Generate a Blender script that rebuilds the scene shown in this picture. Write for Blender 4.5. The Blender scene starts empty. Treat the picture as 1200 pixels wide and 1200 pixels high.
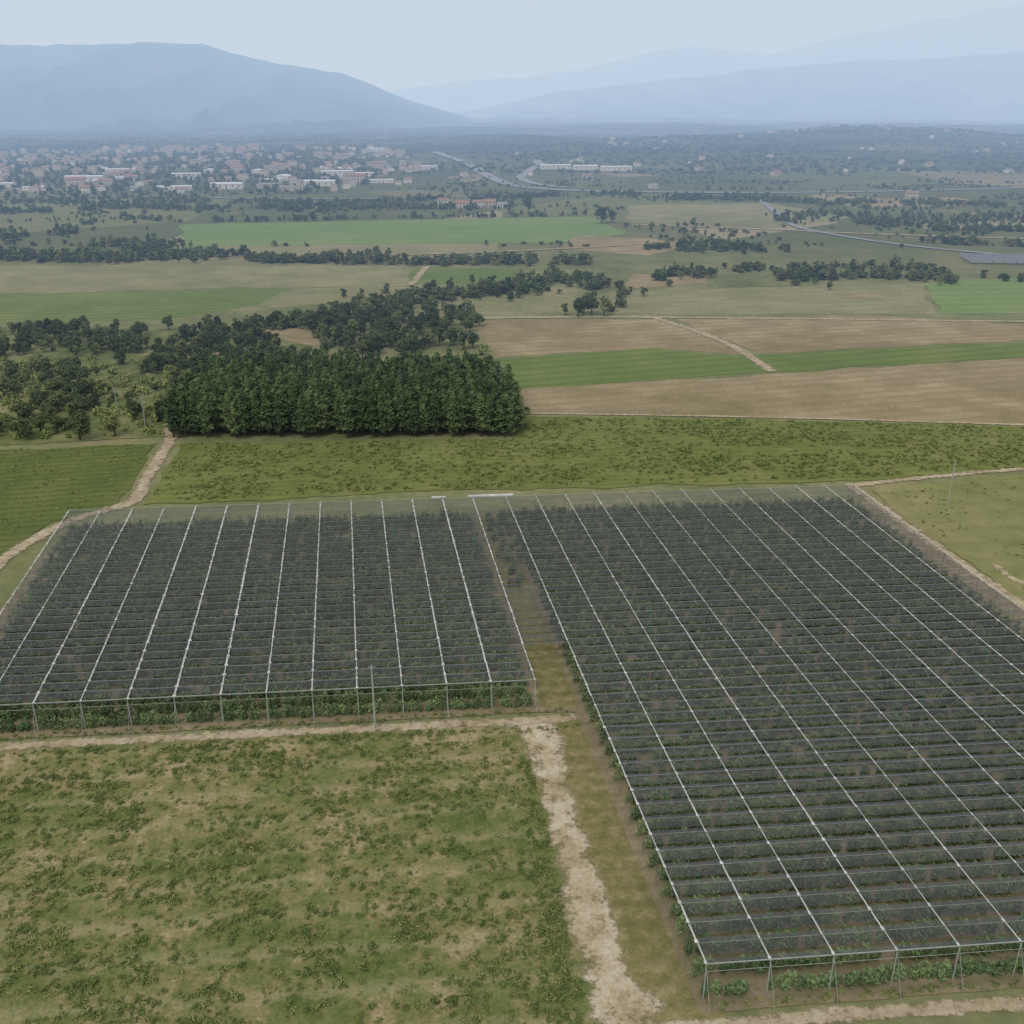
import bpy, math, random
import numpy as np
from mathutils import noise as mn, Vector
R=random.Random(7); NR=np.random.default_rng(7)
S=bpy.context.scene
S.view_settings.view_transform='Standard'; S.view_settings.look='None'
S.view_settings.exposure=0; S.view_settings.gamma=1
COL=S.collection

# ---------------------------------------------------------------- helpers
def lin(c,k=1.0):
    o=[]
    for v in c:
        v=v/255.
        o.append((v/12.92 if v<=.04045 else ((v+.055)/1.055)**2.4)*k)
    l=.25*o[0]+.6*o[1]+.15*o[2]
    return (*[x*.87+l*.13 for x in o],1)
def obj(name,me,mats=(),parent=None,loc=None,coll=COL):
    o=bpy.data.objects.new(name,me)
    if coll is not None: coll.objects.link(o)
    for m in mats:
        if me is not None: me.materials.append(m)
    if parent: o.parent=parent
    if loc: o.location=loc
    return o
def mesh(name,v,f,mi=None,smooth=False):
    me=bpy.data.meshes.new(name); me.from_pydata([tuple(map(float,p)) for p in v],[],f)
    if mi is not None: me.polygons.foreach_set('material_index',mi)
    if smooth: me.polygons.foreach_set('use_smooth',[True]*len(me.polygons))
    me.update(); return me
def newmat(name):
    m=bpy.data.materials.new(name); m.use_nodes=True; nt=m.node_tree; nt.nodes.clear()
    out=nt.nodes.new('ShaderNodeOutputMaterial'); b=nt.nodes.new('ShaderNodeBsdfPrincipled')
    b.inputs['Roughness'].default_value=.9; b.inputs['Specular IOR Level'].default_value=.15
    nt.links.new(b.outputs[0],out.inputs[0]); return m,nt,b,out
def newdiff(name):
    m=bpy.data.materials.new(name); m.use_nodes=True; nt=m.node_tree; nt.nodes.clear()
    out=nt.nodes.new('ShaderNodeOutputMaterial'); b=nt.nodes.new('ShaderNodeBsdfDiffuse')
    nt.links.new(b.outputs[0],out.inputs[0]); return m,nt,b,out
def N(nt,t,**k):
    n=nt.nodes.new(t)
    for a,b in k.items(): setattr(n,a,b)
    return n
def noise(nt,vec,scale,detail=4,rough=.6):
    n=N(nt,'ShaderNodeTexNoise'); n.inputs['Scale'].default_value=scale
    n.inputs['Detail'].default_value=detail; n.inputs['Roughness'].default_value=rough
    nt.links.new(vec,n.inputs['Vector']); return n.outputs['Fac']
def math_(nt,op,a,b=None,c=None):
    n=N(nt,'ShaderNodeMath',operation=op)
    for i,x in enumerate((a,b,c)):
        if x is None: continue
        if isinstance(x,(int,float)): n.inputs[i].default_value=x
        else: nt.links.new(x,n.inputs[i])
    return n.outputs[0]
def ramp(nt,fac,stops):
    r=N(nt,'ShaderNodeValToRGB'); e=r.color_ramp.elements
    while len(e)<len(stops): e.new(.5)
    for i,(p,c) in enumerate(stops): e[i].position=p; e[i].color=c
    nt.links.new(fac,r.inputs[0]); return r.outputs[0]
def mix(nt,f,a,b,bt='MIX'):
    n=N(nt,'ShaderNodeMix',data_type='RGBA',blend_type=bt)
    for s,x in ((0,f),(6,a),(7,b)):
        if isinstance(x,(int,float)): n.inputs[s].default_value=x
        elif isinstance(x,tuple): n.inputs[s].default_value=x
        else: nt.links.new(x,n.inputs[s])
    return n.outputs[2]
K=.88   # photo colour -> albedo
def field_mat(name,cols,s=(.02,.15,1.5),rows=None,k=K,bump=.15,w=(.35,.35,.3),spread=.13,soft=False,nar=(-.1,.9),wob=1.5):
    m,nt,b,out=newdiff(name)
    g=N(nt,'ShaderNodeNewGeometry'); P=g.outputs['Position']
    n1=noise(nt,P,s[0],2);n2=noise(nt,P,s[1],3);n3=noise(nt,P,s[2],4,.7)
    f=math_(nt,'ADD',math_(nt,'MULTIPLY',n1,w[0]),math_(nt,'MULTIPLY_ADD',n2,w[1],math_(nt,'MULTIPLY',n3,w[2])))
    n=len(cols); st=[(.5+spread*(2*i/(n-1)-1),lin(c,k)) for i,c in enumerate(cols)]
    c=ramp(nt,f,st)
    if rows:
        ang,sp,rc,stg=rows
        d=N(nt,'ShaderNodeVectorMath',operation='DOT_PRODUCT'); nt.links.new(P,d.inputs[0])
        d.inputs[1].default_value=(-math.sin(ang),math.cos(ang),0)
        x=math_(nt,'MULTIPLY_ADD',d.outputs['Value'],2*math.pi/sp,math_(nt,'MULTIPLY',n2,wob))
        sn=math_(nt,'SINE',x)
        q=N(nt,'ShaderNodeMapRange'); nt.links.new(sn,q.inputs[0]); q.inputs[1].default_value=nar[0];q.inputs[2].default_value=nar[1]
        q.inputs[4].default_value=stg
        ff=math_(nt,'MULTIPLY',q.outputs[0],math_(nt,'MULTIPLY',n3,1.8))
        c=mix(nt,ff,c,lin(rc,k))
    nt.links.new(c,b.inputs['Color'])
    if bump:
        bp=N(nt,'ShaderNodeBump'); bp.inputs['Strength'].default_value=.6; bp.inputs['Distance'].default_value=bump
        nt.links.new(n3,bp.inputs['Height']); nt.links.new(bp.outputs[0],b.inputs['Normal'])
    if soft:   # worn edges: real coverage fades through a vertex attribute
        at=N(nt,'ShaderNodeAttribute'); at.attribute_name='e'
        e=math_(nt,'ADD',at.outputs['Fac'],math_(nt,'MULTIPLY',math_(nt,'SUBTRACT',math_(nt,'MULTIPLY_ADD',n3,.4,math_(nt,'MULTIPLY',n2,.6)),.5),4.0))
        q=N(nt,'ShaderNodeMapRange'); nt.links.new(e,q.inputs[0]); q.inputs[1].default_value=.1;q.inputs[2].default_value=.8
        tr=N(nt,'ShaderNodeBsdfTransparent'); mx=N(nt,'ShaderNodeMixShader')
        nt.links.new(q.outputs[0],mx.inputs[0]);nt.links.new(tr.outputs[0],mx.inputs[1]);nt.links.new(b.outputs[0],mx.inputs[2]);nt.links.new(mx.outputs[0],out.inputs[0])
    return m
def leaf_mat(name,c1,c2,c3,k=.5):
    m,nt,b,out=newdiff(name)
    g=N(nt,'ShaderNodeNewGeometry'); P=g.outputs['Position']
    oi=N(nt,'ShaderNodeObjectInfo')
    f=math_(nt,'ADD',math_(nt,'MULTIPLY',oi.outputs['Random'],.45),
       math_(nt,'ADD',math_(nt,'MULTIPLY',noise(nt,P,1.1,1),.35),math_(nt,'MULTIPLY',noise(nt,P,.012,0),.4)))
    c=ramp(nt,f,[(.3,lin(c1,k)),(.58,lin(c2,k)),(.85,lin(c3,k))])
    nt.links.new(c,b.inputs['Color'])
    return m
def plain(name,c,k=1,rough=.8,vary=.25,scale=1.5):
    m,nt,b,out=newmat(name); g=N(nt,'ShaderNodeNewGeometry')
    n=noise(nt,g.outputs['Position'],scale,3)
    a=lin(c,k); d=tuple(x*(1-vary) for x in a[:3])+(1,)
    nt.links.new(ramp(nt,n,[(.35,d),(.65,a)]),b.inputs['Base Color']); b.inputs['Roughness'].default_value=rough
    return m

# ---------------------------------------------------------------- terrain
def sstep(a,b,x):
    t=min(1,max(0,(x-a)/(b-a))); return t*t*(3-2*t)
def H(x,y):
    D=math.hypot(x,y)
    if D<1400: return 0.
    w=sstep(1400,2900,D)*(.25+.75*sstep(-600,500,x+.05*y))
    if y<0: w*=.3
    h=w*(14+26*mn.noise((x/620,y/900,3.1))+9*mn.noise((x/190,y/230,7.7)))
    return max(0,h)
def build_ground():
    ang=[]; a=-180
    while a<180:
        ang.append(a); a+= .5 if 50<a+.01<130 else 4
    rs=[0.01]; r=12
    while r<16000: rs.append(r); r*=1.055 if r>1200 else 1.15
    v=[];f=[];n=len(ang)
    for r in rs:
        for a in ang:
            x=r*math.cos(math.radians(a));y=r*math.sin(math.radians(a)); v.append((x,y,H(x,y)))
    for i in range(len(rs)-1):
        for j in range(n):
            k=(j+1)%n; f.append((i*n+j,(i+1)*n+j,(i+1)*n+k,i*n+k))
    m,nt,b,out=newdiff('countryside'); g=N(nt,'ShaderNodeNewGeometry');P=g.outputs['Position']
    n1=noise(nt,P,.004,4);n2=noise(nt,P,.03,4);n3=noise(nt,P,.4,4)
    f0=math_(nt,'ADD',math_(nt,'MULTIPLY',n1,.35),math_(nt,'MULTIPLY_ADD',n2,.4,math_(nt,'MULTIPLY',n3,.25)))
    near=ramp(nt,f0,[(.38,lin((92,100,60),K)),(.5,lin((122,124,80),K)),(.63,lin((154,142,106),K))])
    vo=N(nt,'ShaderNodeTexVoronoi'); vo.inputs['Scale'].default_value=.0065
    mp=N(nt,'ShaderNodeMapping'); mp.inputs['Scale'].default_value=(1,.55,0)
    nt.links.new(P,mp.inputs[0]); nt.links.new(mp.outputs[0],vo.inputs['Vector'])
    sp=N(nt,'ShaderNodeSeparateColor'); nt.links.new(vo.outputs['Color'],sp.inputs[0])
    patch=ramp(nt,sp.outputs[0],[(.0,lin((84,92,60),K)),(.35,lin((92,100,64),K)),(.5,lin((132,124,90),K)),(.75,lin((108,116,68),K)),(.85,lin((156,142,112),K))])
    scr=ramp(nt,f0,[(.42,lin((54,66,46),K)),(.54,lin((68,80,54),K)),(.68,lin((108,108,78),K))])
    ln=N(nt,'ShaderNodeVectorMath',operation='LENGTH'); nt.links.new(P,ln.inputs[0])
    def mr(a,b):
        q=N(nt,'ShaderNodeMapRange'); nt.links.new(ln.outputs['Value'],q.inputs[0]); q.inputs[1].default_value=a;q.inputs[2].default_value=b; return q.outputs[0]
    c=mix(nt,mr(500,700),near,mix(nt,.7,near,patch))
    c=mix(nt,mr(1000,1900),c,mix(nt,.25,scr,patch))
    nt.links.new(c,b.inputs['Color'])
    return obj('ground',mesh('ground',v,f,smooth=True),[m])
build_ground()

# ---------------------------------------------------------------- fields & roads
layer=[0]
def lz(D): return .01+.003*layer[0]*(1+D/400)
def jitter_poly(pts,step,amp):
    out=[];n=len(pts)
    for i in range(n):
        a=Vector(pts[i]).to_2d();b=Vector(pts[(i+1)%n]).to_2d();L=(b-a).length
        k=min(140,max(1,int(L/step)))
        nn=Vector((-(b-a).y,(b-a).x)).normalized() if L>0 else Vector((0,0))
        for j in range(k):
            p=a.lerp(b,j/k); q=(.5*mn.noise((p.x/step/1.7,p.y/step/1.7,5.))+.9*mn.noise((p.x/step/6,p.y/step/6,9.)))*amp*(0 if j==0 else 1)
            out.append(p+nn*q)
    return out
def field(name,pts,mat,amp=None,st=None):
    layer[0]+=1
    D=sum(math.hypot(*p) for p in pts)/len(pts)
    st=max(1.0,D*.009) if st is None else st; amp=D*.008 if amp is None else amp
    q=jitter_poly(pts,st,amp); z=lz(D)
    me=mesh(name,[(p.x,p.y,z) for p in q],[tuple(range(len(q)))])
    return obj(name,me,[mat])
def ribbon(name,pts,w,mat,amp=.4):
    layer[0]+=1
    ws=w if isinstance(w,(list,tuple)) else [w]*len(pts)
    P=[Vector(p).to_2d() for p in pts]; L=[];W=[]
    for i in range(len(P)-1):
        p0=P[max(0,i-1)];p1=P[i];p2=P[i+1];p3=P[min(len(P)-1,i+2)]
        k=max(3,int((p2-p1).length/max(1,ws[i]*.5)))
        for j in range(k):
            t=j/k; L.append(.5*((2*p1)+(p2-p0)*t+(2*p0-5*p1+4*p2-p3)*t*t+(3*p1-p0-3*p2+p3)*t**3)); W.append(ws[i]+(ws[i+1]-ws[i])*t)
    L.append(P[-1]);W.append(ws[-1]); v=[];f=[];E=[]
    D=P[0].length
    for i,p in enumerate(L):
        d=(L[min(i+1,len(L)-1)]-L[max(i-1,0)]).normalized(); n=Vector((-d.y,d.x)); sc=max(1.5,W[i]*.8)
        a=W[i]/2*(1+amp*mn.noise((p.x/sc,p.y/sc,1)));b=W[i]/2*(1+amp*mn.noise((p.x/sc,p.y/sc,9)))
        if amp: a*=1.6;b*=1.6
        for q,e in ((p+n*a,-.5),(p+n*a*.5,.75),(p,1.15),(p-n*b*.5,.75),(p-n*b,-.5)):
            h=H(q.x,q.y); zz=lz(D)+h+(1.0 if h>0 else 0); v.append((q.x,q.y,zz)); E.append(e)
    for i in range(len(L)-1):
        for c in range(4): f.append((5*i+c,5*i+c+1,5*i+c+6,5*i+c+5))
    me=mesh(name,v,f); at=me.attributes.new('e','FLOAT','POINT'); at.data.foreach_set('value',E)
    return obj(name,me,[mat])
RB=math.radians(5.)
olive=field_mat('olive_grass',[(108,112,62),(130,130,78),(154,142,96)],rows=(RB,7,(116,122,68),.4))
oliveL=field_mat('pale_meadow',[(114,116,76),(136,132,92),(158,148,112)],s=(.01,.05,.5),rows=(.25,9,(124,126,82),.35))
green=field_mat('green_crop',[(92,112,54),(106,122,60),(126,132,74)],s=(.008,.05,.5),rows=(.3,7,(88,106,50),.5))
leftg=field_mat('left_crop',[(84,98,48),(100,112,56),(120,120,68)],s=(.02,.1,1.2),rows=(.25,3,(78,90,46),.5),k=.82)
green2=field_mat('bright_crop',[(104,130,68),(116,138,74),(132,144,86)],s=(.006,.03,.3),rows=(.1,12,(100,124,64),.4))
brown=field_mat('dry_stubble',[(124,114,78),(148,130,96),(168,152,116)],s=(.014,.07,.8),rows=(.25,6,(128,120,78),.45),spread=.11)
dirt=field_mat('pale_dirt',[(146,130,96),(176,158,126),(196,182,152)],s=(.15,.8,3.5),spread=.12,soft=True,k=.82)
sand=field_mat('sandy_track',[(140,128,90),(164,148,112),(190,174,142),(206,196,170)],s=(.12,.45,2.4),spread=.12,soft=True,k=.8)
ochre=field_mat('ochre_grass',[(106,106,58),(130,122,74),(156,140,100)],s=(.08,.6,2.8),rows=(RB,2.6,(102,102,56),.4),w=(.2,.45,.35),k=.85,spread=.1)
fgm=field_mat('weedy_field',[(86,100,46),(106,114,58),(132,124,76),(166,148,110)],s=(.06,.35,2.6),rows=(RB,5.2,(164,152,112),.38),spread=.1,k=.86,nar=(.3,1.),wob=4.5)
midm=field_mat('vine_ground',[(94,108,50),(118,126,62),(142,138,82)],s=(.02,.15,1.6),rows=(RB,2.8,(94,106,50),.4),k=.8)
under=field_mat('canopy_soil',[(110,104,76),(136,122,92),(158,142,114)],s=(.03,.3,2),rows=(RB,2.6,(100,102,66),.4))
wood_g=field_mat('woodland_floor',[(80,94,50),(104,112,62),(146,138,96)],s=(.03,.12,.9))
aspm=plain('asphalt',(150,152,154),.75,vary=.15,scale=.05)

field('field',[(-410,535),(-268,544),(-60,547),(-49,481),(-106,476),(-238,462),(-354,457)],oliveL)
field('field',[(-349,451),(-237,460),(-106,474),(-111,430),(-139,400),(-205,394),(-305,390)],green)
field('field',[(-104,474),(-49,478),(-62,447),(-106,422)],oliveL)
field('field',[(-243,749),(-98,778),(60,803),(79,701),(44,650),(-202,621)],green2)
field('field',[(-53,541),(5,532),(0,491),(-50,486)],green)
field('field',[(-106,382),(-73,382),(-70,352),(-98,348)],brown)
field('field',[(102,905),(230,922),(266,797),(182,722),(88,755)],oliveL)
field('field',[(46,682),(120,650),(79,584),(26,621)],brown)
field('field',[(61,515),(102,520),(96,486),(55,476)],brown)
field('field',[(44,464),(201,488),(176,411),(43,411)],oliveL)
field('field',[(204,491),(260,507),(389,507),(324,417),(178,411)],green2)
field('field',[(-16,397),(63,400),(78,357),(82,337),(49,348),(-5,334)],brown)
field('field',[(67,400),(142,409),(204,390),(311,399),(298,380),(189,361),(87,340),(79,361)],brown)
field('field',[(-4,333),(49,347),(83,335),(85,313),(1,293)],green)
field('field',[(83,338),(188,358),(296,377),(280,355),(177,335),(87,314)],green)
field('field',[(1,292),(84,311),(176,333),(278,352),(203,249),(139,256),(71,263),(2,267)],brown)
field('field',[(300,960),(420,980),(440,900),(310,880)],brown)
field('field',[(-420,960),(-330,960),(-300,900),(-400,890)],oliveL)
field('field',[(300,760),(420,780),(400,720),(290,715)],oliveL)
field('field',[(-600,800),(-420,790),(-380,720),(-560,720)],brown)
field('bare_patch',[(150,455),(166,458),(168,448),(152,446)],brown)
field('woodland_floor',[(-283,359),(-197,377),(-110,382),(-72,352),(-94,300),(-88,246),(-131,239),(-195,237),(-283,230)],wood_g)
field('field',[(-192,233),(-129,235),(-91,240),(-85,198),(-96,189),(-98,171),(-96,148),(-136,137)],leftg)
field('vineyard_field',[(-85,240),(0,244),(3,265),(71,261),(138,255),(202,247),(192,233),(123,222),(81,213),(-19,206),(-80,198)],midm)
field('field',[(81,208),(120,217),(188,227),(140,106),(96,106),(89,151)],olive)
field('weedy_field',[(-101.8,108.1),(-68.6,109.6),(-46.6,112.3),(-23.6,114.2),(0,115.9),(2.9,109.9),(5.4,96.3),(7.4,82.4),(9.2,67.4),(10,45),(-85,45)],fgm)
field('dry_grass',[(3,118.4),(10.6,118.5),(20.5,68),(11,60),(8,80),(6,92),(4,103)],ochre,amp=.5)
field('canopy_soil',[(-91,184),(82,200),(98,76),(18,68.5),(9,119),(4,119),(-84,111)],under,amp=.2)
field('grass_lane',[(-7.4,190),(-1.4,190),(9.6,120),(4.2,120)],ochre,amp=.3)
ribbon('dirt_track',[(2.8,117.5),(4.8,108.1),(6.0,97),(8.2,84),(9.4,74),(11.8,64),(12,50)],[7,4.2,3.2,4.4,3.8,6.5,7],sand)
ribbon('dirt_road',[(-130,104),(-101,107.2),(-68.9,110.6),(-35,113.7),(0,116.6),(9,117.6)],1.7,dirt)
ribbon('dirt_road',[(5,64.5),(9.7,66.3),(20.3,67.2),(34.6,68.6),(49.9,69.8),(67.4,71.2),(95,74)],1.5,dirt)
ribbon('dirt_road',[(-89,247),(-85,215),(-83,200),(-90,192),(-94,184),(-97,171),(-96,155),(-94,132),(-92,110)],2.9,dirt)
ribbon('dirt_road',[(77,207),(82,211),(122,221),(192,233)],1.8,dirt)
ribbon('dirt_road',[(77,211),(83,178),(88.5,152),(94,129),(100,90)],2.3,dirt)
ribbon('dirt_path',[(91,168),(93,160),(105,155)],1.4,dirt)
ribbon('dirt_road',[(-14,402),(49,404),(62,395),(78,357),(85,314)],3.4,dirt)
ribbon('dirt_road',[(49,404),(138,399),(206,395),(300,398)],2.6,dirt)
ribbon('dirt_path',[(2,267),(71,263),(139,256),(203,249)],1.3,dirt)
ribbon('dirt_path',[(-104,350),(-100,300),(-94,260),(-90,246)],2.4,dirt)
ribbon('dirt_path',[(-49,481),(-46,545)],3.5,dirt)
ribbon('motorway',[(-140,1900),(-71,1577),(-26,1266),(0,1139),(35,1079),(103,1045),(240,1030)],15,aspm,amp=0)
ribbon('motorway',[(40,1650),(34,1486),(12,1282),(24,1165),(60,1100)],12,aspm,amp=0)
ribbon('road',[(230,960),(219,866),(205,754),(215,690),(259,613),(354,540),(520,470)],5.5,aspm,amp=0)
ribbon('road',[(88,745),(182,715),(240,690),(420,640)],5,dirt)
ribbon('road',[(-400,600),(-124,580),(26,612),(120,655)],3,dirt)
ribbon('road',[(-700,1000),(-400,985),(-150,960),(40,1010)],6,aspm,amp=0)
ribbon('road',[(240,1030),(420,1060),(700,1150)],10,aspm,amp=0)

# ---------------------------------------------------------------- foliage meshes
def leaf_quads(C,Nn,s,rng):
    n=len(C); Nn=Nn/np.linalg.norm(Nn,axis=1,keepdims=True)
    r=rng.normal(size=(n,3)); t=np.cross(Nn,r); t/=np.linalg.norm(t,axis=1,keepdims=True); b=np.cross(Nn,t)
    s=s[:,None]; asp=rng.uniform(.55,1,(n,1))
    V=np.stack([C-t*s-b*s*asp*.6,C+t*s*.2-b*s*asp,C+t*s+b*s*asp*.5,C-t*s*.3+b*s*asp],1).reshape(-1,3)
    return V,[(4*i,4*i+1,4*i+2,4*i+3) for i in range(n)]
def cyl(v,f,a,b,r1,r2,n=6):
    a=np.array(a,float);b=np.array(b,float);d=b-a;d/=np.linalg.norm(d)
    u=np.cross(d,(0,0,1) if abs(d[2])<.9 else (1,0,0));u/=np.linalg.norm(u);w=np.cross(d,u);k=len(v)
    for c,r in ((a,r1),(b,r2)):
        for i in range(n):
            t=2*math.pi*i/n; v.append(tuple(c+r*(u*math.cos(t)+w*math.sin(t))))
    for i in range(n): j=(i+1)%n; f.append((k+i,k+j,k+n+j,k+n+i))
    f.append(tuple(k+n+i for i in range(n)))
bark=plain('bark',(92,78,62),.6,vary=.4,scale=4)
def tree_mesh(name,h,rad,nleaf,ls,lm,seed,lobes=13,base=.25,squash=.75):
    rng=np.random.default_rng(seed); v=[];f=[]
    tp=(rng.uniform(-.3,.3),rng.uniform(-.3,.3),h*.5)
    cyl(v,f,(0,0,-.4),tp,h*.035,h*.022,7)
    L=[]
    for i in range(lobes):
        a=rng.uniform(0,2*math.pi); q=rng.uniform(.1,1)**.6
        z=h*(base+(1-base-.12)*rng.uniform(.1,1)); prof=math.sin(math.pi*min(1,max(.08,(z/h-base+.14)/(1-base+.14))))**.7
        c=np.array([math.cos(a)*q*rad*.72*prof,math.sin(a)*q*rad*.72*prof,z]); L.append((c,rad*rng.uniform(.28,.5)))
        if i<6: cyl(v,f,tp if i%2 else (0,0,h*.3),tuple(c),h*.014,h*.005,5)
    L.append((np.array([0,0,h*.62]),rad*.55)); nb=len(f)
    per=nleaf//len(L); C=[];Nn=[]
    for c,r in L:
        d=rng.normal(size=(per,3)); d/=np.linalg.norm(d,axis=1,keepdims=True); rr=r*rng.uniform(.55,1.12,(per,1))
        q=c+d*rr*np.array([1,1,squash]); C.append(q); Nn.append(d+rng.normal(size=(per,3))*.45+np.array([0,0,.25]))
    C=np.concatenate(C);Nn=np.concatenate(Nn); keep=C[:,2]>h*base*.6; C=C[keep];Nn=Nn[keep]
    V,F=leaf_quads(C,Nn,rng.uniform(.6,1.25,len(C))*ls,rng); k=len(v)
    v=v+[tuple(x) for x in V]; f=f+[tuple(i+k for i in q) for q in F]
    me=mesh(name,v,f,[0]*nb+[1]*len(F)); me.materials.append(bark); me.materials.append(lm); return me
def conifer_mesh(name,h,rad,nleaf,lm,seed):
    rng=np.random.default_rng(seed); v=[];f=[]
    cyl(v,f,(0,0,-.3),(0,0,h*.95),h*.014,h*.003,6); nb=len(f)
    z=h*(.16+.84*rng.uniform(0,1,nleaf)**.9); t=(z/h-.16)/.84
    lay=.75+.25*np.sin(t*26+rng.uniform(0,6)); rmax=rad*np.minimum(1,(1-t)*2.1+.05)**.7*lay*np.where(t<.1,.5+5*t,1)+.1
    a=rng.uniform(0,2*math.pi,nleaf); q=rng.uniform(.25,1.1,nleaf)*rmax*(1+.3*np.sin(a*3+seed+t*9))
    C=np.stack([np.cos(a)*q,np.sin(a)*q,z-q*.1],1)
    Nn=np.stack([np.cos(a)*.7,np.sin(a)*.7,np.full(nleaf,1.)],1)+rng.normal(size=(nleaf,3))*.5
    V,F=leaf_quads(C,Nn,rng.uniform(.16,.4,nleaf),rng); k=len(v)
    v=v+[tuple(x) for x in V]; f=f+[tuple(i+k for i in q) for q in F]
    me=mesh(name,v,f,[0]*nb+[1]*len(F)); me.materials.append(bark); me.materials.append(lm); return me
def bush_mesh(name,rx,ry,h,n,ls,lm,seed,lobes=5):
    rng=np.random.default_rng(seed); C=[];Nn=[];per=n//lobes
    for i in range(lobes):
        c=np.array([rng.uniform(-.6,.6)*rx,rng.uniform(-.5,.5)*ry,h*rng.uniform(.25,.7)]); r=rng.uniform(.35,.6)
        d=rng.normal(size=(per,3)); d/=np.linalg.norm(d,axis=1,keepdims=True)
        q=c+d*np.array([rx,ry,h*.75])*r*rng.uniform(.5,1.15,(per,1)); q[:,2]=np.abs(q[:,2]); C.append(q);Nn.append(d+rng.normal(size=(per,3))*.5+np.array([0,0,.4]))
    C=np.concatenate(C);Nn=np.concatenate(Nn)
    V,F=leaf_quads(C,Nn,rng.uniform(.6,1.3,len(C))*ls,rng)
    me=mesh(name,V,F); me.materials.append(lm); return me
def library(name,meshes):
    c=bpy.data.collections.new(name+'_variants')
    for i,me in enumerate(meshes): obj(f'{name}_{i:02d}',me,coll=c)
    return c
def scatter(name,coll,nvar,pts,scl,sz=None,rz=None):
    n=len(pts)
    if n==0: return
    me=bpy.data.meshes.new(name); me.vertices.add(n)
    me.vertices.foreach_set('co',np.asarray(pts,dtype=np.float32).ravel())
    for an,val in (('s',scl),('sz',scl if sz is None else sz),('rz',NR.uniform(0,6.283,n) if rz is None else rz)):
        at=me.attributes.new(an,'FLOAT','POINT'); at.data.foreach_set('value',np.asarray(val,dtype=np.float32))
    at=me.attributes.new('vi','INT','POINT'); at.data.foreach_set('value',NR.integers(0,nvar,n).astype(np.int32))
    o=obj(name,me)
    ng=bpy.data.node_groups.new(name,'GeometryNodeTree')
    ng.interface.new_socket('Geometry',in_out='INPUT',socket_type='NodeSocketGeometry')
    ng.interface.new_socket('Geometry',in_out='OUTPUT',socket_type='NodeSocketGeometry')
    gi=ng.nodes.new('NodeGroupInput');go=ng.nodes.new('NodeGroupOutput')
    ip=ng.nodes.new('GeometryNodeInstanceOnPoints'); ci=ng.nodes.new('GeometryNodeCollectionInfo')
    ci.inputs['Collection'].default_value=coll; ci.inputs['Separate Children'].default_value=True; ci.inputs['Reset Children'].default_value=True
    def attr(nm,t):
        a=ng.nodes.new('GeometryNodeInputNamedAttribute'); a.data_type=t; a.inputs['Name'].default_value=nm
        return [x for x in a.outputs if x.enabled and x.name=='Attribute'][0]
    l=ng.links.new; l(gi.outputs[0],ip.inputs['Points']); l(ci.outputs[0],ip.inputs['Instance'])
    ip.inputs['Pick Instance'].default_value=True; l(attr('vi','INT'),ip.inputs['Instance Index'])
    c1=ng.nodes.new('ShaderNodeCombineXYZ'); l(attr('rz','FLOAT'),c1.inputs[2]); l(c1.outputs[0],ip.inputs['Rotation'])
    c2=ng.nodes.new('ShaderNodeCombineXYZ'); s=attr('s','FLOAT'); l(s,c2.inputs[0]);l(s,c2.inputs[1]);l(attr('sz','FLOAT'),c2.inputs[2])
    l(c2.outputs[0],ip.inputs['Scale']); l(ip.outputs[0],go.inputs[0])
    md=o.modifiers.new('instances','NODES'); md.node_group=ng
    return o
def inpoly(x,y,P):
    c=False;n=len(P);j=n-1
    for i in range(n):
        xi,yi=P[i];xj,yj=P[j]
        if (yi>y)!=(yj>y) and x<(xj-xi)*(y-yi)/(yj-yi)+xi: c=not c
        j=i
    return c
def polypts(P,n,dens=None):
    xs=[p[0] for p in P];ys=[p[1] for p in P];o=[]; tries=0
    while len(o)<n and tries<n*30:
        tries+=1
        x=R.uniform(min(xs),max(xs));y=R.uniform(min(ys),max(ys))
        if inpoly(x,y,P) and (dens is None or R.random()<dens(x,y)): o.append((x,y,H(x,y)-.1))
    return o
def beltpts(P,w,sp,gap=.35):
    o=[]
    for a,b in zip(P,P[1:]):
        L=math.hypot(b[0]-a[0],b[1]-a[1]); n=max(1,int(L*w/sp/sp))
        dx,dy=(b[0]-a[0])/L,(b[1]-a[1])/L
        for i in range(n):
            t=R.random()*L; cx,cy=a[0]+dx*t,a[1]+dy*t
            wn=.5+1.2*max(0,mn.noise(Vector((cx/50,cy/50,11)))+.35)
            q=R.gauss(0,.32)*w*wn + mn.noise(Vector((cx/70,cy/70,4)))*w*.9
            if mn.noise(Vector((cx/35,cy/35,2)))<-gap: continue
            x=cx-dy*q;y=cy+dx*q; o.append((x,y,H(x,y)-.1))
    return o

KL=1.12
lm_tree=leaf_mat('broadleaf_leaves',(64,76,46),(84,96,56),(112,118,70),KL)
lm_dark=leaf_mat('dark_leaves',(54,66,44),(68,82,52),(88,100,62),KL)
lm_pine=leaf_mat('pine_needles',(54,70,42),(70,88,50),(92,108,62),KL)
lm_vine=leaf_mat('vine_leaves',(64,80,52),(80,100,62),(100,118,72),KL*1.2)
lm_weed=leaf_mat('weed_leaves',(76,92,46),(98,112,56),(130,132,76),KL)
lm_midv=leaf_mat('young_vine_leaves',(82,98,46),(106,118,58),(136,138,78),KL)
T_near=library('broadleaf_tree',[tree_mesh(f'broadleaf_{i}',7,[2.6,3.2,2.9,2.3,3.4][i],1200,.26,lm_tree if i%2 else lm_dark,20+i) for i in range(5)])
T_far=library('hedgerow_tree',[tree_mesh(f'hedgerow_{i}',7,[3.2,3.8,2.8,3.5][i],300,.55,[lm_dark,lm_tree,lm_dark,lm_tree][i],40+i,lobes=9,base=.12) for i in range(4)])
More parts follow.
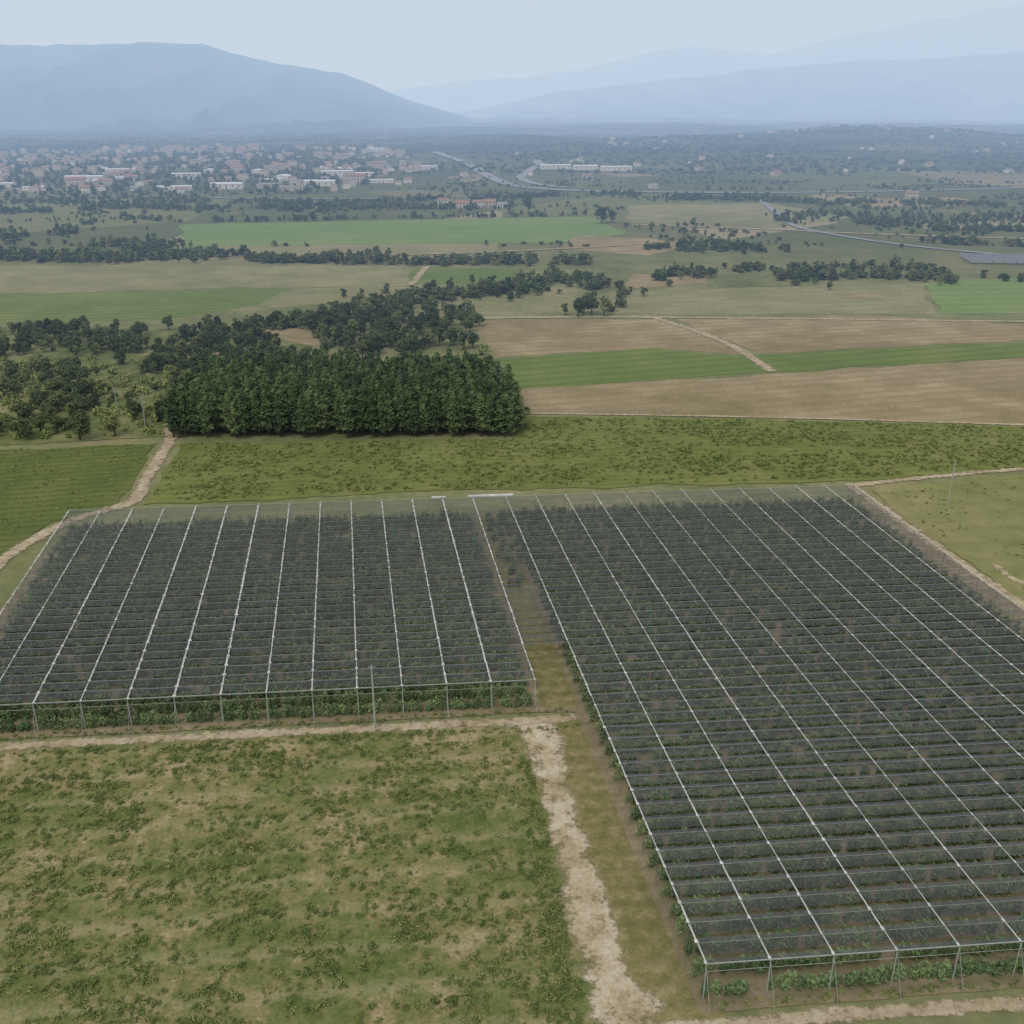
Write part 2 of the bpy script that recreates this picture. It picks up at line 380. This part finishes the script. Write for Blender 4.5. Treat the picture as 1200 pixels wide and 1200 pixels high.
T_pine=library('pine',[conifer_mesh(f'pine_{i}',12.6,[2.0,2.3,1.8,2.1][i],1100,lm_pine,60+i) for i in range(4)])
B_vine=library('vine',[bush_mesh(f'vine_{i}',.95,.62,2.5,140,.17,lm_vine,80+i) for i in range(5)])
B_weed=library('weed',[bush_mesh(f'weed_{i}',.6,.6,[.5,.7,.9,.4,.6][i],80,.09,lm_weed,90+i) for i in range(5)])
B_mid=library('young_vine',[bush_mesh(f'youngvine_{i}',.8,.8,1.0,60,.18,lm_midv,100+i) for i in range(4)])
U=NR.uniform

# pine plantation
pp=[]
for i in range(39):
    for j in range(20):
        x=-88+i*2.35+R.uniform(-.9,.9)-.18*j; y=245.5+j*2.5+R.uniform(-1,1)+.03*i
        if j>16 and R.random()<.4: continue
        if j<2 and R.random()<.15: continue
        if i>36 and R.random()<.4: continue
        pp.append((x,y,0))
ps=U(.74,1.04,len(pp))*np.array([.80+.2*sstep(0,16,2.-p[0]) for p in pp])
scatter('pine_plantation',T_pine,4,pp,U(.9,1.3,len(pp)),ps)
# woodland left
WD=[(-283,359),(-197,377),(-110,382),(-80,352),(-94,300),(-92,250),(-131,242),(-195,240),(-283,235)]
dn=lambda x,y: (1 if mn.noise(Vector((x/20,y/26,1)))>-.12+(.2 if y<290 else 0) else .12)*(1 if x<-100 or y>300 else .6)
w=polypts(WD,1050,dn); scatter('woodland_trees',T_near,5,w,U(.25,.95,len(w)))
w=polypts([(-283,235),(-92,246),(-92,330),(-283,330)],1100); scatter('woodland_shrubs',B_mid,4,w,U(.6,2.4,len(w)))
w=polypts([(-90,392),(-44,426),(-10,399),(-20,350),(-40,330),(-95,330),(-96,300),(-60,300),(-66,352)],190); scatter('copse_trees',T_near,5,w,U(.6,1.1,len(w)))
w=polypts([(-6,300),(4,268),(3,262),(-3,262),(-20,330),(-10,345)],60); scatter('copse_shrubs',B_mid,4,w,U(1.5,3.2,len(w)))
# hedgerow belts
b=[]
b+=beltpts([(-437,573),(-292,573),(-124,563),(43,557)],22,3.4,.5)
b+=beltpts([(-437,590),(-200,588),(-60,580)],14,5,.2)
b+=beltpts([(-109,394),(-68,398),(-49,440),(-4,462),(18,510),(51,497)],22,3.6,.5)
b+=beltpts([(-52,430),(-20,448),(10,470),(50,480)],12,4.)
b+=beltpts([(75,515),(128,502),(224,496)],24,4,.4)
b+=beltpts([(110,540),(224,520)],16,5)
b+=beltpts([(81,602),(168,602)],24,4,.4)
b+=beltpts([(260,641),(315,625),(420,621)],10,4,.4)
b+=beltpts([(-502,663),(-339,672),(-294,690)],55,5.5,.4)
b+=beltpts([(-260,640),(-215,625),(-205,600)],30,4.5)
b+=beltpts([(-500,800),(-361,866),(-144,866),(0,905)],38,5,.3)
b+=beltpts([(-300,790),(-240,760),(-98,790),(60,815)],8,5,.3)
b+=beltpts([(204,500),(389,512)],14,5.5,.3)
b+=beltpts([(43,411),(50,464)],8,6)
b+=beltpts([(150,960),(300,920),(520,860)],44,6,.3)
b+=beltpts([(250,740),(420,700),(560,700)],44,6,.3)
b+=beltpts([(-100,960),(60,1000),(250,980)],40,6,.3)
b+=beltpts([(200,800),(500,790)],50,6.5,.3)
b+=beltpts([(-700,930),(-300,930),(-100,930)],38,6,.3)
scatter('hedgerow_trees',T_far,4,b,U(.3,.95,len(b)),U(.3,.85,len(b)))
sec=[(-560,620),(560,620),(900,1350),(-900,1350)]
avoid=[[(-243,749),(-98,778),(60,803),(79,701),(44,650),(-202,621)],[(102,905),(230,922),(266,797),(182,722),(88,755)]]
def dn2(x,y):
    if any(inpoly(x,y,a) for a in avoid): return .0
    return .9 if mn.noise(Vector((x/90,y/50,4)))>.18 else .03
w=polypts(sec,2000,dn2); scatter('country_trees',T_far,4,w,U(.3,.8,len(w)),U(.22,.6,len(w)))
dn3=lambda x,y: .9 if mn.noise(Vector((x/260,y/120,8)))+.25*mn.noise(Vector((x/50,y/40,2)))>(-.12 if x>-200 else .1) else .1
w=polypts([(-1000,1350),(1000,1350),(2400,3900),(-2000,3900)],14000,dn3); w=[(a,b_,c-.5) for a,b_,c in w]
scatter('distant_scrub',T_far,4,w,U(.8,1.6,len(w)),U(.35,.8,len(w)))
w=polypts([(-1000,1700),(-340,2000),(-200,1500),(-150,1180),(-190,1000),(-420,960),(-640,1040)],1700); scatter('town_trees',T_far,4,w,U(.5,1.1,len(w)))
def tree(x,y,s,i=0,kind=T_near,name='broadleaf_tree'):
    o=obj(name,kind.objects[i].data,loc=(x,y,H(x,y))); o.scale=(s,s,s*R.uniform(.9,1.1)); o.rotation_euler[2]=R.uniform(0,6)
for x,y,s,i in [(27,404,1.25,0),(33,409,1.4,2),(38,406,1.2,1),(22,409,.8,3),(30,412,1.1,4),(-17,346,1.1,2),(-21,352,.9,0),(-14,350,.8,4),(-18,382,1.0,3),
    (13,830,2.0,0),(66,754,2.0,2),(74,760,1.4,1),(-2,840,1.2,3),(-112,243,1.2,2),(-104,246,1.0,1),(-98,300,1.3,0),(-127,245,.8,3),(-139,243,.9,4),(101,155,.55,1),
    (96,700,1.1,3),(130,730,1.0,1),(-150,770,1.1,2),(150,470,.6,1),(60,452,.7,2),(40,430,.6,0)]:
    tree(x,y,s,i)

# net-house lattice
A=np.array([-.161,.987]);Bv=np.array([.9962,.0872]);O=np.array([3.3,120.4])
def LW(a,b,z=0): p=O+a*A+b*Bv; return (float(p[0]),float(p[1]),z)
BAY=6.28; ROW=2.6
linesL=[-BAY*i for i in range(14)]; linesR=[6.95+BAY*i for i in range(13)]
AL=(0,71.5);AR=(-51.5,71.5)
vp=[]
for (a0,a1),(b0,b1) in ((AL,(linesL[-1],-.6)),(AR,(7.6,linesR[-1]))):
    a=a0+.3
    while a<a1-.3:
        b_=b0
        while b_<b1:
            if mn.noise(Vector((b_/5,a/5,6)))>-.6 and R.random()>.06:
                vp.append(LW(a+R.uniform(-.12,.12),b_+R.uniform(-.2,.2)))
            b_+=.85
        a+=ROW
for k_ in range(70):
    a_=30+ROW*R.randrange(16)+.3
    if R.random()<(a_-20)/50: vp.append(LW(a_,R.uniform(2.5,6.5)))
scatter('vine_rows',B_vine,5,vp,U(.75,1.1,len(vp)),U(.75,1.1,len(vp)),rz=.087+np.where(NR.random(len(vp))<.5,0,math.pi)+U(-.3,.3,len(vp)))
# foreground weeds in rough rows
FG=[(-72,109),(-46.6,111.8),(-23.6,113.6),(-1,115),(2,109),(4.0,96),(5.4,82),(7.0,66),(8,52),(-66,52)]
wd=[];wsc=[]
for i in range(52000):
    x=R.uniform(-72,8);y=R.uniform(52,116)
    if not inpoly(x,y,FG): continue
    d=(y-x*.0875)/2.6; rowf=.5+.5*math.cos(2*math.pi*d+2.5*mn.noise(Vector((x/9,y/9,1))))
    n=mn.noise(Vector((x/9,y/7,3)))+.6*mn.noise(Vector((x/2.5,y/2.5,3)))
    e=1 if x>3.6-(y-60)*.045 else 0
    if R.random()<.12+.42*rowf*(n>-.1)+.3*(n>.15)+.6*e: wd.append((x,y,-.04)); wsc.append(.2+.8*R.random()**2.8+.12*rowf)
scatter('weeds',B_weed,5,wd,np.array(wsc))
MV=[(-84,240),(0,243),(4,263),(71,260),(138,254),(200,246),(190,233),(123,223),(81,215),(-19,207),(-79,200)]
mv=[]
for i in range(26000):
    x=R.uniform(-90,200);y=R.uniform(198,266)
    if not inpoly(x,y,MV): continue
    d=(y-x*.0875)/2.8; n=mn.noise(Vector((x/14,y/10,5)))
    if R.random()<.1+.6*(.5+.5*math.cos(2*math.pi*d))*(n>-.2)+.2*(n>.2): mv.append((x,y,0))
scatter('vineyard_plants',B_mid,4,mv,U(.3,.85,len(mv)))
w=polypts([(-192,233),(-129,235),(-91,240),(-88,200),(-100,189),(-103,171),(-100,148),(-136,137)],2500); scatter('crop_plants',B_mid,4,w,U(.25,.6,len(w)))
w=polypts([(82,206),(120,215),(186,225),(138,108),(99,108),(92,151)],1600,lambda x,y:.8 if mn.noise(Vector((x/12,y/12,5)))>0 else .15); scatter('meadow_plants',B_weed,5,w,U(.3,.9,len(w)))
w=polypts([(6,118),(10.4,118),(18.6,71),(13,69),(10,80),(8,92),(6,103)],2000,lambda x,y:.9 if mn.noise(Vector((x/2.2,y/3,5)))>0 else .3); scatter('verge_grass',B_weed,5,w,U(.2,.6,len(w)),U(.12,.35,len(w)))
trk=[(1,116.5),(3.2,108.1),(5.0,94.7),(6.2,82.4),(8,72.3),(9,60),(15,60),(11.6,71.3),(9.3,80),(7.4,90.4),(6,102.8),(6,117)]
w=polypts(trk,420,lambda x,y:.9 if mn.noise(Vector((x/1.6,y/2.2,5)))>.16 else .1); scatter('track_grass',B_weed,5,w,U(.12,.4,len(w)),U(.1,.26,len(w)))
w=[]
for a_ in np.arange(-51,71,.5):
    for s_ in (0,1):
        if R.random()<.5: w.append(LW(a_,linesR[-1]+1+R.uniform(0,1.2)) if s_ else LW(a_ if a_>0 else 0,(linesL[-1]-.8-R.random()) ))
for x_ in np.arange(-80,5,.3):
    if R.random()<.6: w.append(LW(-1.3+R.uniform(-.5,.5),x_))
    if R.random()<.5: w.append(LW(-5.6+R.uniform(-.5,.5),x_))
for x_ in np.arange(7,82,.3):
    if R.random()<.6: w.append(LW(-52.5+R.uniform(-.4,.4),x_))
scatter('edge_weeds',B_weed,5,w,U(.35,.9,len(w)))

# ---------------------------------------------------------------- shade-net structure
root=bpy.data.objects.new('shade_net_structure',None); COL.objects.link(root)
steel=plain('galvanised_steel',(164,170,160),.85,rough=.7,vary=.2)
grey=plain('weathered_post',(124,126,116),.75,rough=.8,vary=.3)
white=plain('white_strap',(206,206,200),.88,vary=.28,scale=.6)
wirem=plain('cable',(134,144,134),.8,vary=.3,rough=.9)
def net_mat(name,T,c):
    nm,nt,df,out=newdiff(name)
    tr=N(nt,'ShaderNodeBsdfTransparent'); mx=N(nt,'ShaderNodeMixShader')
    g=N(nt,'ShaderNodeNewGeometry'); dp=N(nt,'ShaderNodeVectorMath',operation='DOT_PRODUCT')
    nt.links.new(g.outputs['Normal'],dp.inputs[0]);nt.links.new(g.outputs['Incoming'],dp.inputs[1])
    cs=math_(nt,'MAXIMUM',math_(nt,'ABSOLUTE',dp.outputs['Value']),.12)
    op=math_(nt,'SUBTRACT',1.,math_(nt,'POWER',T,math_(nt,'DIVIDE',1.,cs)))
    df.inputs[0].default_value=lin(c,.88)
    nt.links.new(op,mx.inputs[0]);nt.links.new(tr.outputs[0],mx.inputs[1]);nt.links.new(df.outputs[0],mx.inputs[2]);nt.links.new(mx.outputs[0],out.inputs[0])
    return nm
nets=[net_mat('shade_net',.74,(100,101,106)),net_mat('shade_net_faded',.77,(108,108,112)),net_mat('shade_net_dark',.71,(94,95,100))]
ZT=4.5
v=[];f=[];mi=[]
def netpatch(a0,a1,bs):
    nr=int(round((a1-a0)/ROW)); rw=(a1-a0)/nr
    for i in range(len(bs)-1):
        for j in range(nr):
            m=R.choice([0,0,0,1,2]) if R.random()<.5 else int(abs(mn.noise(Vector((i*.3,j*.11,a0))))*6)%3
            for (q0,z0,q1,z1) in ((0,0,.42,-.4),(.60,-.4,1,0)):
                k=len(v); d0=R.uniform(-.05,.05)
                cols=[bs[i],(bs[i]*.6+bs[i+1]*.4),(bs[i]*.4+bs[i+1]*.6),bs[i+1]]
                for q,z in ((q0,z0),(q1,z1)):
                    for c_,sg in zip(cols,(0,.08,.08,0)):
                        off=R.uniform(-.06,.06) if z else 0
                        v.append(LW(a0+(j+q)*rw+off,c_,ZT+z-sg-.03+(d0 if z else 0)))
                for c_ in range(3): f.append((k+c_,k+c_+1,k+c_+5,k+c_+4)); mi.append(m)
bl=sorted(linesL)
netpatch(0,71.5,bl); netpatch(-51.5,71.5,linesR)
netpatch(10.4,71.5,[0.0,6.95])
me=mesh('net_roof',v,f,mi); obj('net_roof',me,nets,root)
def strap(bs,a0,a1,w0,zz):
    v=[];f=[]
    for b0 in bs:
        a=a0; wl=R.uniform(.75,1.2)
        while a<a1-.01:
            for (q0,q1,w) in ((0,.45,w0*1.4),(.45,ROW-.2,w0*.7),(ROW-.2,ROW,w0*.4)):
                k=len(v); ww=w*wl*R.uniform(.65,1.25)/2; x=R.uniform(-.03,.03)
                for aa in (a+q0,min(a+q1,a1)):
                    v+= [LW(aa,b0-ww+x,zz),LW(aa,b0+x,zz+.06),LW(aa,b0+ww+x,zz)]
                f+= [(k,k+1,k+4,k+3),(k+1,k+2,k+5,k+4)]
            a+=ROW
    return v,f
v,f=strap(linesL,0,71.5,.27,ZT+.04); obj('strap_lines',mesh('strap_lines',v,f),[white],root)
v,f=strap(linesR,-51.5,71.5,.19,ZT+.04); obj('strap_lines_right',mesh('strap_lines_right',v,f),[white],root)
v=[];f=[]
for bs,(a0,a1) in ((bl,AL),(linesR,AR)):
    n=int(round((a1-a0)/ROW))
    for j in range(n+1):
        a=a0+(a1-a0)*j/n; cyl(v,f,LW(a,bs[0],ZT+.02),LW(a,bs[-1],ZT+.02),.04,.04,4)
        if bs is bl: cyl(v,f,LW(a,bs[-1],ZT+.02),LW(a,6.95,ZT+.02),.03,.03,4)
obj('cross_cables',mesh('cross_cables',v,f),[wirem],root)
v=[];f=[];v2=[];f2=[]
def post(vv,ff,a,b0,h=ZT+.1,r=.05): cyl(vv,ff,LW(a,b0,-.2),LW(a,b0,h),r,r*.85,6)
for bs,(a0,a1) in ((bl,AL),(linesR,AR)):
    for b0 in bs:
        a=a0+ROW*2
        while a<=a1-.1: post(v2,f2,a,b0,ZT-.1,.045); a+=ROW*2
        for e,s_ in ((a0,-1),(a1,1)):
            cyl(v,f,LW(e,b0,ZT-.1),LW(e+s_*2.0,b0,0),.025,.025,4)
            post(v,f,e,b0,ZT+.12,.075)
    for e in (a0,a1):
        cyl(v,f,LW(e,bs[0],ZT+.1),LW(e,bs[-1],ZT+.1),.05,.05,6)
        cyl(v,f,LW(e,bs[0],ZT-.9),LW(e,bs[-1],ZT-.9),.025,.025,4)
    a=a0
    while a<a1:
        for e,s_ in ((bs[0],-1),(bs[-1],1)):
            cyl(v2,f2,LW(a,e,ZT-.1),LW(a,e+s_*1.6,0),.022,.022,4)
        a+=ROW
cyl(v,f,LW(71.5,0,ZT+.1),LW(71.5,7,ZT+.1),.07,.07,6)
obj('end_posts',mesh('end_posts',v,f),[steel],root)
obj('inner_posts',mesh('inner_posts',v2,f2),[grey],root)
v=[];f=[]; cyl(v,f,LW(71.8,-1,ZT+.3),LW(71.8,8.5,ZT+.3),.28,.3,8); cyl(v,f,LW(71.8,-8.5,ZT+.3),LW(71.8,-5.6,ZT+.3),.2,.2,8)
obj('rolled_net',mesh('rolled_net',v,f),[white],root)

def upole(x,y,h,arm=True):
    v=[];f=[]; cyl(v,f,(0,0,-.5),(0,0,h),.17,.11,8)
    if arm:
        cyl(v,f,(-.5,0,h-.3),(.5,0,h-.3),.04,.04,4)
        for q in (-.4,0,.4): cyl(v,f,(q,0,h-.25),(q,0,h-.05),.04,.03,5)
    obj('utility_pole',mesh('utility_pole',v,f),[steel],loc=(x,y,0))
upole(-19,115,10.2);upole(94.5,198,10.5);upole(-18,384,9);upole(-98,252,9);upole(-109,262,9)

# ---------------------------------------------------------------- town
wallw=plain('plaster_white',(224,220,210),.8,vary=.15); wallc=plain('plaster_cream',(204,192,172),.78,vary=.15)
roofr=plain('terracotta',(168,128,108),.85,vary=.3,scale=.3); roofg=plain('metal_roof',(212,216,220),.85,vary=.15,scale=.1)
roofb=plain('dull_roof',(152,146,138),.85,vary=.2,scale=.1); glass=plain('window_glass',(70,76,84),.7,rough=.3)
def house_mesh(name,w,d,h,rh,floors,wm,rm,nw=3):
    v=[];f=[];mi=[]
    def q(p,m): k=len(v); v.extend(p); f.append(tuple(range(k,k+len(p)))); mi.append(m)
    x,y=w/2,d/2
    q([(-x,-y,-1),(x,-y,-1),(x,-y,h),(-x,-y,h)],0);q([(x,y,-1),(-x,y,-1),(-x,y,h),(x,y,h)],0)
    q([(x,-y,-1),(x,y,-1),(x,y,h),(x,0,h+rh),(x,-y,h)],0);q([(-x,y,-1),(-x,-y,-1),(-x,-y,h),(-x,0,h+rh),(-x,y,h)],0)
    e=.5; s=rh/y
    for sg in (-1,1):
        q([(-x-e,sg*(y+e),h-s*e+.08),(x+e,sg*(y+e),h-s*e+.08),(x+e,0,h+rh+.08),(-x-e,0,h+rh+.08)],1)
    fh=h/floors
    for fl in range(floors):
        z0=fl*fh+fh*.4;z1=z0+fh*.36
        for i in range(nw):
            cx=-x+w*(i+.5)/nw; ww=min(.6,w/nw*.25)
            for sg in (-1,1):
                door=(fl==0 and i==nw//2 and sg<0)
                q([(cx-ww,sg*(y+.03),0 if door else z0),(cx+ww,sg*(y+.03),0 if door else z0),(cx+ww,sg*(y+.03),z1),(cx-ww,sg*(y+.03),z1)],2)
    me=mesh(name,v,f,mi); me.materials.append(wm);me.materials.append(rm);me.materials.append(glass); return me
HM=[house_mesh('h0',11,9,6,2,2,wallw,roofr),house_mesh('h1',14,9,5.5,2.2,2,wallc,roofr,4),house_mesh('h2',20,11,9,2.2,3,wallc,roofr,6),
    house_mesh('h3',15,11,10,1.6,4,wallc,roofb,5),house_mesh('h4',10,10,4,1.8,1,wallw,roofb)]
WM=[house_mesh('w0',36,18,6,1.2,1,wallw,roofg,5),house_mesh('w1',26,14,5,1.,1,wallc,roofb,4),house_mesh('w2',46,18,6,1.,1,wallw,roofg,6)]
def bld(nm_,me,x,y,r,s=1):
    o=obj(nm_,me,loc=(x,y,H(x,y))); o.rotation_euler[2]=r; o.scale=(s,s,s)
TW=[(-1300,1700),(-500,2250),(-200,1900),(-130,1500),(-100,1180),(-190,1040),(-420,1020),(-700,1060)]
c=0
while c<460:
    x=R.uniform(-1250,-100);y=R.uniform(1030,2150)
    if not inpoly(x,y,TW) or mn.noise(Vector((x/120,y/120,0)))<-.1: continue
    bld('house',HM[R.randrange(5)],x,y,.25+R.choice([0,math.pi/2])+R.uniform(-.12,.12),R.uniform(.55,.95)); c+=1
for i in range(26):
    x=R.uniform(-600,-120);y=R.uniform(980,1500); bld('warehouse',WM[R.randrange(3)],x,y,.2+R.choice([0,0,1.57])+R.uniform(-.15,.15),R.uniform(.5,.9))
for x,y,k_ in [(-209,1127,0),(-497,1207,2),(-230,1150,1),(60,1445,2),(100,1425,0),(140,1405,2),(-300,1090,0),(-250,1950,2)]: bld('warehouse',WM[k_],x,y,.1,.9)
for x,y,k_ in [(-29,881,0),(-20,889,1),(-42,878,1),(-8,880,4),(-60,900,0),(180,1500,0),(330,1300,1),(420,1700,0),(260,1900,4),(700,2600,4),(500,2300,0),(90,1240,1),(-60,1300,4),(150,1100,4),(380,980,1),(600,1500,1),(300,1650,0)]: bld('house',HM[k_],x,y,R.uniform(-.4,.6),.8)
for i in range(40):
    y=R.uniform(1200,2800); bld('house',HM[R.choice([0,1,4,4])],R.uniform(0,.6)*y,y,R.uniform(0,3),R.uniform(.6,.95))
bld('farmhouse',HM[4],-168,300,.2,.6)

pan=plain('solar_panel',(122,126,132),.8,rough=.5,vary=.15); v=[];f=[]
for r in range(4):
    for i in range(20):
        x0=252+i*6.2+r*1.5;y0=552+r*7.5-i*.6;k=len(v)
        v+=[(x0,y0,.8),(x0+5.6,y0-.5,.8),(x0+5.6,y0+2.6,2.4),(x0,y0+3.1,2.4)];f.append((k,k+1,k+2,k+3))
        cyl(v,f,(x0+2.8,y0+1.2,-.2),(x0+2.8,y0+1.2,1.5),.06,.06,4)
obj('solar_array',mesh('solar_array',v,f),[pan])

# ---------------------------------------------------------------- mountains
mtm,nt,b,out=newdiff('forested_slope'); g=N(nt,'ShaderNodeNewGeometry')
f0=math_(nt,'ADD',math_(nt,'MULTIPLY',noise(nt,g.outputs['Position'],.0012,5),.6),math_(nt,'MULTIPLY',noise(nt,g.outputs['Position'],.01,4),.4))
nt.links.new(ramp(nt,f0,[(.38,lin((38,54,42),K)),(.52,lin((52,70,56),K)),(.66,lin((84,90,78),K))]),b.inputs['Color'])
def ridge(name,crest,D,front,back,seed):
    xs=[p[0] for p in crest];zs=[p[1] for p in crest]; n=240;m=60; v=[];f=[]
    for i in range(n+1):
        x=xs[0]+(xs[-1]-xs[0])*i/n; cz=float(np.interp(x,xs,zs))
        for j in range(m+1):
            t=j/m*1.5
            pr=(sstep(0,1,t)**.85 if t<=1 else 1-sstep(0,.5,t-1))
            xx=x*(1+(t-1)*front/D*.6); yy=D-front*(1-t) if t<=1 else D+back*(t-1)*2
            wx=xx+180*mn.noise(Vector((xx/700,yy/700,seed+3)))
            nz=abs(mn.noise(Vector((wx/520+seed,yy/1100,seed))))*1.7+abs(mn.noise(Vector((wx/210,yy/360,seed))))*.8+abs(mn.noise(Vector((wx/90,yy/150,seed))))*.35
            z=-15+(cz+15)*pr - nz*cz*.5*math.sin(math.pi*min(1,pr))**.8*(1 if t<1 else .5)+ (mn.noise(Vector((x/90,0,seed)))*cz*.025+mn.noise(Vector((x/300,0,seed)))*cz*.04)*pr
            v.append((xx,yy,z))
    for i in range(n):
        for j in range(m):
            a=i*(m+1)+j; f.append((a,a+m+1,a+m+2,a+1))
    obj(name,mesh(name,v,f,smooth=True),[mtm])
ridge('mountain',[(-9000,200),(-6500,420),(-4258,320),(-3300,372),(-2823,397),(-2543,384),(-2210,406),(-1694,397),(-1557,354),(-1279,299),(-950,255),(-811,203),(-576,111),(-289,35),(-100,-15)],6000,3000,2200,1.)
ridge('mountain',[(-1305,-20),(-288,59),(287,179),(859,245),(1429,298),(2135,376),(2840,428),(3546,453),(4246,505),(6331,632),(9500,700)],9000,3800,2500,4.)
ridge('mountain',[(-5200,150),(-2283,223),(-1451,262),(-619,366),(206,413),(1027,526),(1636,675),(2041,740),(2553,712),(3071,647),(3668,786),(4855,1015),(6033,1195),(8984,1418),(13000,1300)],13000,3500,2500,9.)

# ---------------------------------------------------------------- haze beyond the near fields: absorbing volume whose glow stands in for scattered light
X0,X1,Y0,Y1,Z0,Z1=-20000,20000,232,19000,-120,1700
v=[(x,y,z) for z in (Z0,Z1) for x,y in ((X0,Y0),(X1,Y0),(X1,Y1),(X0,Y1))]
me=mesh('haze',v,[(3,2,1,0),(4,5,6,7),(0,1,5,4),(1,2,6,5),(2,3,7,6),(3,0,4,7)])
hm=bpy.data.materials.new('glowing_haze'); hm.use_nodes=True; nt=hm.node_tree; nt.nodes.clear()
o_=N(nt,'ShaderNodeOutputMaterial'); va=N(nt,'ShaderNodeVolumeAbsorption'); em=N(nt,'ShaderNodeEmission'); ad=N(nt,'ShaderNodeAddShader')
SG=3.3e-4; ex=(.58,.74,.98); J=(.57,.665,.785)
va.inputs['Color'].default_value=(1-ex[0],1-ex[1],1-ex[2],1); va.inputs['Density'].default_value=SG
em.inputs['Color'].default_value=(ex[0]*J[0],ex[1]*J[1],ex[2]*J[2],1); em.inputs['Strength'].default_value=SG  # in-scattered daylight put in as emission colour
nt.links.new(va.outputs[0],ad.inputs[0]); nt.links.new(em.outputs[0],ad.inputs[1]); nt.links.new(ad.outputs[0],o_.inputs['Volume'])
obj('haze',me,[hm])

# ---------------------------------------------------------------- light
SE,SR=math.radians(52),math.radians(205)
wd_=bpy.data.worlds.new('World'); S.world=wd_; wd_.use_nodes=True; nt=wd_.node_tree; nt.nodes.clear()
wo=N(nt,'ShaderNodeOutputWorld'); bg=N(nt,'ShaderNodeBackground'); sk=N(nt,'ShaderNodeTexSky',sky_type='NISHITA')
sk.sun_disc=False; sk.sun_elevation=SE; sk.sun_rotation=SR; sk.dust_density=1.5; sk.air_density=1.; sk.ozone_density=1.5
tc=N(nt,'ShaderNodeTexCoord'); mp=N(nt,'ShaderNodeMapping'); mp.inputs['Scale'].default_value=(1,1,6); nt.links.new(tc.outputs['Generated'],mp.inputs[0])
cn=noise(nt,mp.outputs[0],3.4,4,.6)
cf=N(nt,'ShaderNodeMapRange'); nt.links.new(cn,cf.inputs[0]); cf.inputs[1].default_value=.35;cf.inputs[2].default_value=.62;cf.inputs[3].default_value=.5;cf.inputs[4].default_value=.97
skc=mix(nt,cf.outputs[0],sk.outputs[0],(7.7,7.75,7.9,1))
nt.links.new(skc,bg.inputs[0]); bg.inputs[1].default_value=.13; nt.links.new(bg.outputs[0],wo.inputs[0])
sl=bpy.data.lights.new('sun','SUN'); sl.energy=1.4; sl.angle=math.radians(14); sl.color=(1,.95,.87)
so=bpy.data.objects.new('sun_lamp',sl); COL.objects.link(so)
sd=Vector((math.sin(SR)*math.cos(SE),math.cos(SR)*math.cos(SE),math.sin(SE)))
so.rotation_euler=sd.to_track_quat('Z','Y').to_euler()

# ---------------------------------------------------------------- camera
ca=bpy.data.cameras.new('camera'); ca.lens=36*1153/1200; ca.sensor_width=36; ca.clip_end=60000; ca.clip_start=.5
co=bpy.data.objects.new('camera',ca); COL.objects.link(co); co.location=(0,0,80)
co.rotation_euler=(math.pi/2-math.atan(475/1153),0,0); S.camera=co
